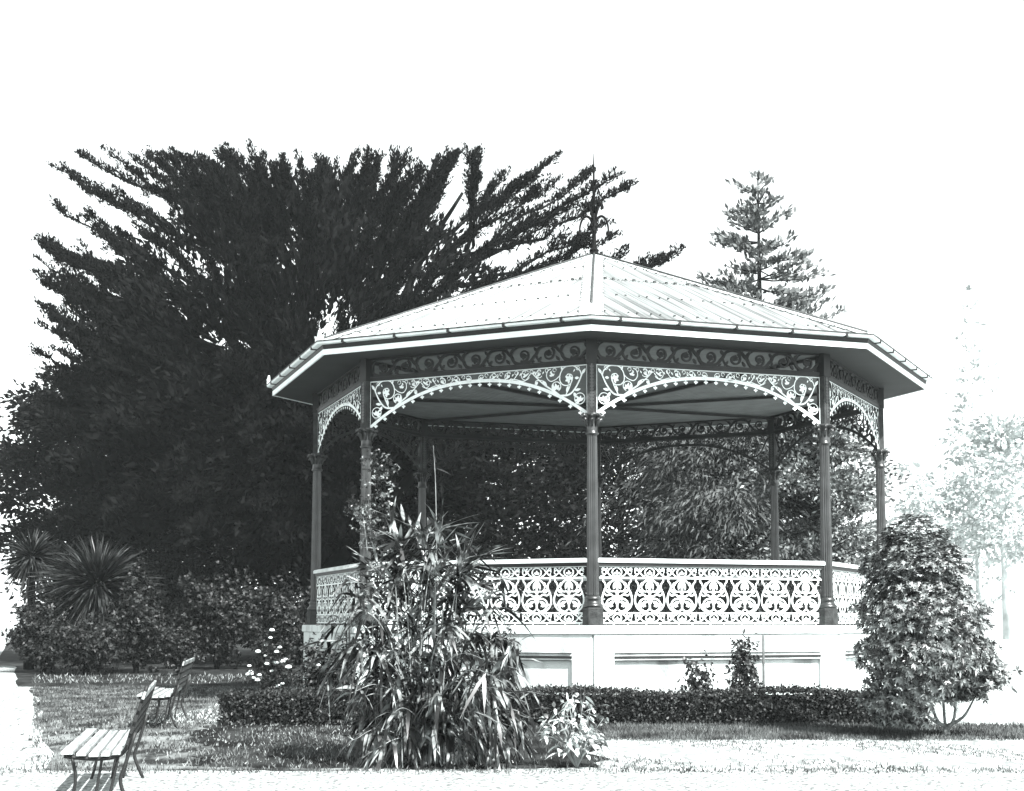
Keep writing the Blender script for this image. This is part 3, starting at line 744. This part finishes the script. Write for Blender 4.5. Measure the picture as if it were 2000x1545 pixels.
# grass-like tuft on hedge
foot = np.array(gp(1135, 20.7)); tf = empty('reed_tuft', tuple(foot)); tag(tf, 'few thin reed blades rising above the hedge right of the bamboo', 'reeds')
fol = Fol(); n = 9; fol.add(long_leaf_arrays(np.zeros((n, 3)), np.stack([rng.normal(size=n)*.12, rng.normal(size=n)*.1, np.ones(n)], 1), rng.uniform(.45, .78, n), .014, .05)); fol.build('foliage', M['roseleaf'], tf)

# ------------------------------------------------------------------ left background planting
def cabbage(px, pyc, d, R, label, nl_=420):
    c = at(px, pyc, d); o = empty('cabbage_tree', (c[0], d, 0)); tag(o, label, 'cabbage tree', 'cabbage trees at the left')
    mb = MB(); mb.tube([(0, 0, -.1), (.03, 0, c[2]*.5), (0, 0, c[2])], [.16, .12, .11], 10); mb.build('trunk', M['bark'], o, True)
    D = rand_dirs(nl_); D[:, 2] = D[:, 2]*.9+.12; fol = Fol(); P = D*.12; P[:, 2] += c[2]
    fol.add(long_leaf_arrays(P, D, R*rng.uniform(.55, 1.0, nl_), .07, .3)); fol.build('foliage', M['sword'], o); return o
cabbage(190, 1150, 43, 2.2, 'spiky cabbage tree with a round head of sword leaves left of the cone shrub', 1500)
cabbage(62, 1090, 45, 1.2, 'smaller spiky cabbage tree at the far left edge', 420)
bush('dense_shrub', gp(165, 40.5), 2.4, 1.5, 1500, M['smallleaf'], 'low dark shrub hiding the trunk of the large spiky cabbage tree', 'shrub', .1, .06, 'dark shrubs under the cypress')
G1 = 'dark shrubs under the cypress'
bush('cone_shrub', gp(268, 42), 2.0, 3.0, 2600, M['smallleaf'], 'tall cone-shaped small-leaved shrub right of the spiky cabbage tree', 'shrub', .1, .06, G1, shape='cone')
bush('ball_shrub', gp(350, 40), 1.15, 1.25, 1200, M['smallleaf'], 'low ball-shaped shrub at the foot of the cone shrub', 'shrub', .07, .045, G1)
bush('dense_shrub', gp(425, 45), 2.6, 2.9, 2600, M['smallleaf'], 'broad dark shrub between the ball shrub and the blossoming bush', 'shrub', .11, .07, G1)
bush('dense_shrub', gp(290, 54), 7.5, 4.6, 4200, M['smallleaf'], 'tall dark shrubbery behind the cone shrub and under the cypress', 'shrub', .16, .1, G1)
bush('dense_shrub', gp(540, 47), 2.4, 2.7, 2000, M['smallleaf'], 'dark shrub behind the white-blossomed bush', 'shrub', .11, .07, G1)
bush('dense_shrub', gp(85, 42), 1.7, 2.0, 2000, M['smallleaf'], 'dark shrub below the smaller spiky head at the left edge', 'shrub', .11, .07, G1)

# ------------------------------------------------------------------ trees
def bough_set(fol, wood, specs, per_m=46, side=9, rad=.2, L=.28, W=.055, r0=.09):
    for (P0, P1, sag) in specs:
        path = path3(P0, P1, sag, .012); ln = np.linalg.norm(P1-P0)
        wood.tube(path, np.linspace(r0*(.5+ln/14), .012, len(path)), 5, False)
        feather(fol, path, per_m*.9, .2, L, W, .75, rad)
        for j in range(side):
            s = rng.uniform(.25, .93); Q, T = samp(path, np.array([s])); T = T[0]; Q = Q[0]
            sd = unit(np.cross(T, (0, 0, 1.)))*rng.choice([-1, 1]); 
            l2 = ln*.3*(1.05-s)+.45
            e = Q+unit(T*1.0+sd*rng.uniform(.08, .4)+np.array((0, 0, rng.uniform(-.12, .3))))*l2*rng.uniform(.7, 1.2)
            feather(fol, path3(Q, e, -.06, .01, 6), per_m*.8, .0, L*.9, W, .7, rad*.6)
dT = 50.
tb = np.array((gx(610, dT), dT, 0)); ct = empty('cypress_tree', tuple(tb))
tag(ct, 'huge spreading dark cypress with feathery boughs fanning out behind the bandstand', 'tree')
fol = Fol(); wood = MB()
trunks = [[(0, 0, -.3), (.1, 0, 4), (-.3, 0, 9), (-.6, 0, 15)], [(0, 0, 3), (1.6, .3, 8), (3.2, .3, 13), (4.9, .4, 16)], [(.1, 0, 3.5), (-1.6, -.4, 7), (-3, -.5, 11.5)], [(.0, 0, 2.5), (3.2, -1, 6), (6, -1.2, 9)]]
for t in trunks: p = catmull(t, 5); wood.tube(p, np.linspace(.6 if t is trunks[0] else .3, .05, len(p)), 10)
W_ = lambda px, py_, dy=0.: at(px, py_, dT+dy)-tb
L_ = [((95, 320), (400, 480)), ((150, 290), (430, 420)), ((105, 400), (420, 570)), ((180, 455), (420, 600)), ((68, 500), (340, 660)), ((72, 530), (350, 700)), ((100, 560), (350, 720)),
      ((75, 630), (330, 760)), ((70, 590), (300, 720)), ((66, 690), (330, 800)), ((80, 740), (330, 830)), ((150, 350), (430, 500)), ((260, 310), (520, 470)), ((285, 290), (500, 440)), ((210, 300), (480, 450)),
      ((350, 290), (560, 470)), ((400, 284), (600, 470)), ((450, 288), (620, 480)), ((500, 284), (640, 500)), ((555, 288), (640, 520)), ((600, 284), (660, 520)), ((650, 290), (660, 520)),
      ((700, 284), (680, 520)), ((745, 292), (700, 520)), ((790, 290), (720, 540)), ((850, 292), (740, 540)), ((900, 290), (760, 520)), ((930, 286), (925, 480)), ((925, 300), (920, 460)), ((985, 335), (900, 470)),
      ((1095, 292), (850, 470)), ((1080, 312), (900, 430)), ((1095, 345), (880, 480)), ((1160, 330), (900, 500)), ((1220, 338), (920, 500)), ((1245, 357), (930, 510)), ((1175, 440), (900, 560)),
      ((1205, 455), (900, 590)), ((1110, 410), (880, 530)), ((1340, 482), (1000, 640)), ((1300, 500), (1020, 640)), ((1260, 520), (980, 640)), ((1230, 490), (960, 620)), ((1090, 520), (820, 640)), ((1150, 470), (880, 600)), ((1000, 380), (840, 520)), ((1050, 430), (850, 540)),
      ((700, 300), (560, 500)), ((820, 330), (700, 540)), ((310, 380), (520, 560)), ((250, 420), (480, 600)), ((200, 530), (420, 680)), ((180, 620), (400, 740)), ((640, 340), (600, 560)), ((480, 340), (600, 540)), ((860, 380), (740, 560)), ((400, 360), (560, 560))]
specs = []
for (tp, bs_) in L_:
    dy = rng.normal()*1.6; jx, jy = rng.normal()*16, abs(rng.normal())*9
    if tp[1] < 300 and 160 < tp[0] < 900: tp = (tp[0]+jx, tp[1]+jy+4); bs_ = (bs_[0]+(660-tp[0])*-.12, bs_[1])
    P1 = W_(tp[0], tp[1]+(6 if tp[1] < 300 else 0), dy); P0 = W_(*bs_, dy*.3); specs.append((P0, P1, rng.uniform(.01, .06)))
for i in range(44):
    px = rng.uniform(260, 900); py_ = 292+abs(rng.normal())*22; dy = rng.normal()*2.5
    specs.append((W_(640+(px-640)*rng.uniform(.3, .6), py_+rng.uniform(150, 260), dy*.3), W_(px, py_, dy), .03))
for i in range(26):
    py_ = rng.uniform(470, 800); px = 70+abs(rng.normal())*60; dy = rng.normal()*2.5
    specs.append((W_(px+rng.uniform(230, 330), py_+rng.uniform(90, 150), dy*.3), W_(px, py_, dy), .03))
# boughs toward and away from the viewer, filling the crown's volume
for i in range(115):
    px = rng.uniform(170, 1060); top_ = 330+abs(px-620)*.16; py_ = rng.uniform(top_, 1000); dy = rng.choice([-1, 1])*rng.uniform(1, 6.5)*math.sqrt(max(0, 1-((px-600)/520)**2))
    P1 = W_(px, py_, dy); P0 = W_(600+(px-600)*.45, 760+(py_-760)*.55+40, dy*.15)
    if np.linalg.norm(P1-P0) > 1.5: specs.append((P0, P1, .04))
bough_set(fol, wood, specs, 34, 8)
# low sweeping skirt
specs = []
for i in range(80):
    px = rng.uniform(70, 900); py_ = rng.uniform(740, 1160); dy = rng.uniform(-5, 4); P1 = W_(px, py_, dy); P0 = W_(600+(px-600)*.4, py_-60, dy*.2)
    specs.append((P0, P1, -.03))
bough_set(fol, wood, specs, 24, 6, .45, .5, .15)
# inner shade foliage
n = 48000; u = rand_dirs(n)*(rng.random(n)**.5)[:, None]
C = W_(590, 740); P = C+u*np.array((7.6, 4, 6.9)); hole = (np.sin(P[:, 0]*1.7+P[:, 2]*.9)+np.sin(P[:, 2]*2.1-P[:, 0]*.6)+np.sin(P[:, 0]*3.1+2)*.5) > -.62
P = P[hole & (P[:, 2] > 1.2)]; D = unit(P-C)+np.array((0, 0, .6))+rng.normal(size=P.shape)*.5
fol.add(leaf_arrays(P, D, .36, .13))
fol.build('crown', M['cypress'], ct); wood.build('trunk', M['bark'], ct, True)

def tree(name, px, d, top_py, w_m, m, label, n=9000, L=.5, W=.2, shape='oval', group=None, base_py=None, droop=.1, clumps=60, cat='tree', hole=.0):
    tp = at(px, top_py, d); h = tp[2]; o = empty(name, (tp[0], d, 0)); tag(o, label, cat, group)
    wood = MB(); fol = Fol(); wood.tube([(0, 0, -.2), (rng.normal()*.1, 0, h*.4), (0, 0, h*.93)], [.035*h*.6, .022*h*.6, .01], 8)
    if L > .3 and 'distant' not in name: n = int(n*2.2); L *= .58; W *= .55
    per = n//clumps; z0 = .06*h if base_py is None else at(px, base_py, d)[2]
    for c in range(clumps):
        t = rng.random()**.9; z = z0+(h-z0)*t
        rp = (1-t)**.85 if shape == 'cone' else math.sqrt(max(0., 1-(2*t*.95-.95)**2))*.95+.05
        a = rng.random()*2*PI; r = w_m/2*rp*rng.uniform(.45, 1)
        c0 = np.array((r*math.cos(a), r*math.sin(a), z)); cr_ = w_m*rng.uniform(.09, .17)*(.35+.65*rp)
        u = rng.normal(size=(per, 3))*np.array((1, 1, .5))*cr_*.6
        u[:, 2] -= droop*(u[:, 0]**2+u[:, 1]**2)/(cr_+.01)
        P = c0+u; P[:, 2] = np.clip(P[:, 2], .15, h); D = unit(u+.5*c0*np.array((1, 1, 0))/(w_m*.5))+np.array((0, 0, .25-droop))+rng.normal(size=P.shape)*.35
        fol.add(leaf_arrays(P, D, L*rng.uniform(.6, 1.2, per), W, droop)); 
        wood.tube([(0, 0, z*.88), (c0[0]*.5, c0[1]*.5, z*.93), tuple(c0)], [.05, .035, .012], 5, False)
    fol.build('crown', m, o); wood.build('trunk', M['bark'] if d < 100 else m, o, True); return o
G2 = 'evergreens behind the bandstand'
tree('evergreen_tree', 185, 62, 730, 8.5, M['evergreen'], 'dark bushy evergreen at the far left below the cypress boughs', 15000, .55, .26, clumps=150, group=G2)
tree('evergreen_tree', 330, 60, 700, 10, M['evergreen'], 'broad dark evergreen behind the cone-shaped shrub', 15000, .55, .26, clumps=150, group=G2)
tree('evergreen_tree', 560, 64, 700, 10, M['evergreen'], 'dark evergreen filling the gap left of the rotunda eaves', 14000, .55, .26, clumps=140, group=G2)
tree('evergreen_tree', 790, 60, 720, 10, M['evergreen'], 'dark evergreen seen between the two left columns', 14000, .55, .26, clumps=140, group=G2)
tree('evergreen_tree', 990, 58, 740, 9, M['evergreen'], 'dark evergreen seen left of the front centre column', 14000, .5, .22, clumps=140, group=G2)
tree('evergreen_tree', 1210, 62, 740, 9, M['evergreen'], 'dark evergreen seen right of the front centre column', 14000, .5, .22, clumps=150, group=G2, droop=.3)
tree('weeping_conifer', 1420, 52, 790, 7.5, M['spruce'], 'grey drooping conifer seen through the right front bay', 14000, .5, .12, clumps=170, droop=.4)
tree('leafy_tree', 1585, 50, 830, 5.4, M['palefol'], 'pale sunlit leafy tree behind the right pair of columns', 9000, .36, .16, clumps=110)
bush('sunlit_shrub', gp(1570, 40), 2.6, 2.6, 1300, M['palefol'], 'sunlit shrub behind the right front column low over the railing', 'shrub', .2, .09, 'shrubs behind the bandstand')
bush('sunlit_shrub', gp(1085, 40), 2.2, 2.55, 900, M['roseleaf'], 'half-lit shrub left of the centre column low over the railing', 'shrub', .2, .1, 'shrubs behind the bandstand')
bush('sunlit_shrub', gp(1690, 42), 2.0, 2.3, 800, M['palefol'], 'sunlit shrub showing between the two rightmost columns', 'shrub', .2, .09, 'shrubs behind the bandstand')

def whorled(px, d, top_py, base_py, half_px, m, label, levels=22, name='spire_conifer', dens=26, group=None, L=.42, W=.2, sparse=1.):
    tp = at(px, top_py, d); h = tp[2]; o = empty(name, (tp[0], d, 0)); tag(o, label, 'conifer', group)
    zb = at(px, base_py, d)[2]; R = half_px*d/F; fol = Fol(); wood = MB()
    wood.tube([(0, 0, -.2), (0, 0, h*.5), (0, 0, h)], [.3, .17, .02], 8)
    for i in range(levels):
        t = (i/levels)**.9; z = h-.2-(h-zb)*t; r = R*(t**.56)*1.0+.1
        for k in range(max(4, int(9*sparse*(.5+t*.6)))):
            a = rng.random()*2*PI; rr = r*rng.uniform(.6, 1.12)
            e = np.array((rr*math.cos(a), rr*math.sin(a), z+rr*rng.uniform(-.05, .3))); p = path3((0, 0, z-.1), e, .05, .01, 6)
            wood.tube(p, np.linspace(.04, .01, 6), 4, False)
            n = max(5, int(rr*dens)); s = rng.uniform(.3, 1.02, n); s = np.clip(s, 0, 1); Q, T = samp(p, s)
            Q = Q+rng.normal(size=(n, 3))*np.array((.14, .14, .07)); D = T*.6+np.array((0, 0, .5))+rng.normal(size=(n, 3))*.4
            fol.add(leaf_arrays(Q, D, L*rng.uniform(.5, 1.1, n), W)); 
    fol.build('crown', m, o); wood.build('trunk', M['bark'] if d < 100 else m, o, True)
whorled(1480, 62, 338, 1180, 262, M['conifer'], 'tall sparse pointed conifer rising above the right side of the roof', 50, dens=22, L=.36, W=.14)
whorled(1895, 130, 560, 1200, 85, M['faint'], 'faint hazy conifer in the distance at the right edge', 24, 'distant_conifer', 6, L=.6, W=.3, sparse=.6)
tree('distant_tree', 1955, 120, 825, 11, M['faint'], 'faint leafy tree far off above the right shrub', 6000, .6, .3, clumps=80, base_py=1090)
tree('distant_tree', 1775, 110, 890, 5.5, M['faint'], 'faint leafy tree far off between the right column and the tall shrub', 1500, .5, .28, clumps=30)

# ------------------------------------------------------------------ benches
def bench(a, b, label, sm='wood'):
    """a,b: near and far end of the seat's centre line; sitter faces left"""
    a = np.array(a); b = np.array(b); ln = np.linalg.norm(b-a); rz = math.atan2(b[1]-a[1], b[0]-a[0])-PI/2
    o = empty('park_bench', (a[0], a[1], 0), rz); tag(o, label, 'bench', 'slatted park benches on the lawn')
    zs = .43
    for i, x in enumerate((-.27, -.165, -.075, .01, .09)):
        z = zs+(.0, -.012, -.02, -.018, -.008)[i]; mb = MB(); w2 = (.085, .068, .068, .06, .055)[i]
        mb.box(x-w2/2, x+w2/2, 0, ln, z, z+.022); mb.build('seat_slat', M[sm], o)
    for i in range(5):
        z = zs+.09+i*.085; x = .17+i*.028; mb = MB(); mb.beam((x, 0, z), (x, ln, z), .02, .055, (.3, 0, 1)); mb.build('back_slat', M['dark'] if i < 4 else M[sm], o)
    fp = None
    for yy_ in (.12, ln-.12):
        mb = MB(); q = lambda x, z: (x, yy_, z)
        mb.tube(catmull([q(-.30, zs-.02), q(-.2, zs-.035), q(-.05, zs-.045), q(.08, zs-.03), q(.15, zs+.02), q(.19, zs+.15), q(.245, zs+.32), q(.30, zs+.5)], 4), .016, 6)
        mb.tube(catmull([q(-.24, zs-.03), q(-.21, .25), q(-.23, .1), q(-.26, 0)], 4), .014, 6)
        mb.tube(catmull([q(-.02, zs-.04), q(-.04, .25), q(-.08, 0)], 4), .012, 6)
        mb.tube(catmull([q(.22, zs+.15), q(.15, zs-.1), q(.12, .2), q(.2, 0)], 4), .016, 6)
        mb.tube(catmull([q(.1, zs-.03), q(.06, .2), q(.02, .0)], 4), .012, 6)
        mb.build('iron_frame', M['dark'], o, True)
    return o
bench((-3.06, 11.45), (-3.55, 13.9), 'nearer slatted bench with pale seat slats at the lower left')
bench((-4.66, 20.2), (-5.02, 22.6), 'farther slatted bench whose pale seat shows behind the back of the near one')


# ------------------------------------------------------------------ haze
mb = MB(); mb.box(-520, 520, -60, 540, -1, 60); hz = mb.build('haze', None)
hm = bpy.data.materials.new('air'); hm.use_nodes = True; n = hm.node_tree; n.nodes.clear()
pv = n.nodes.new('ShaderNodeVolumePrincipled'); pv.inputs['Color'].default_value = (.93, 1, 1, 1); pv.inputs['Density'].default_value = .0003
om = n.nodes.new('ShaderNodeOutputMaterial'); n.links.new(pv.outputs[0], om.inputs['Volume'])
hz.data.materials.append(hm); tag(hz, 'pale thin haze filling the air', 'haze', kind='stuff')
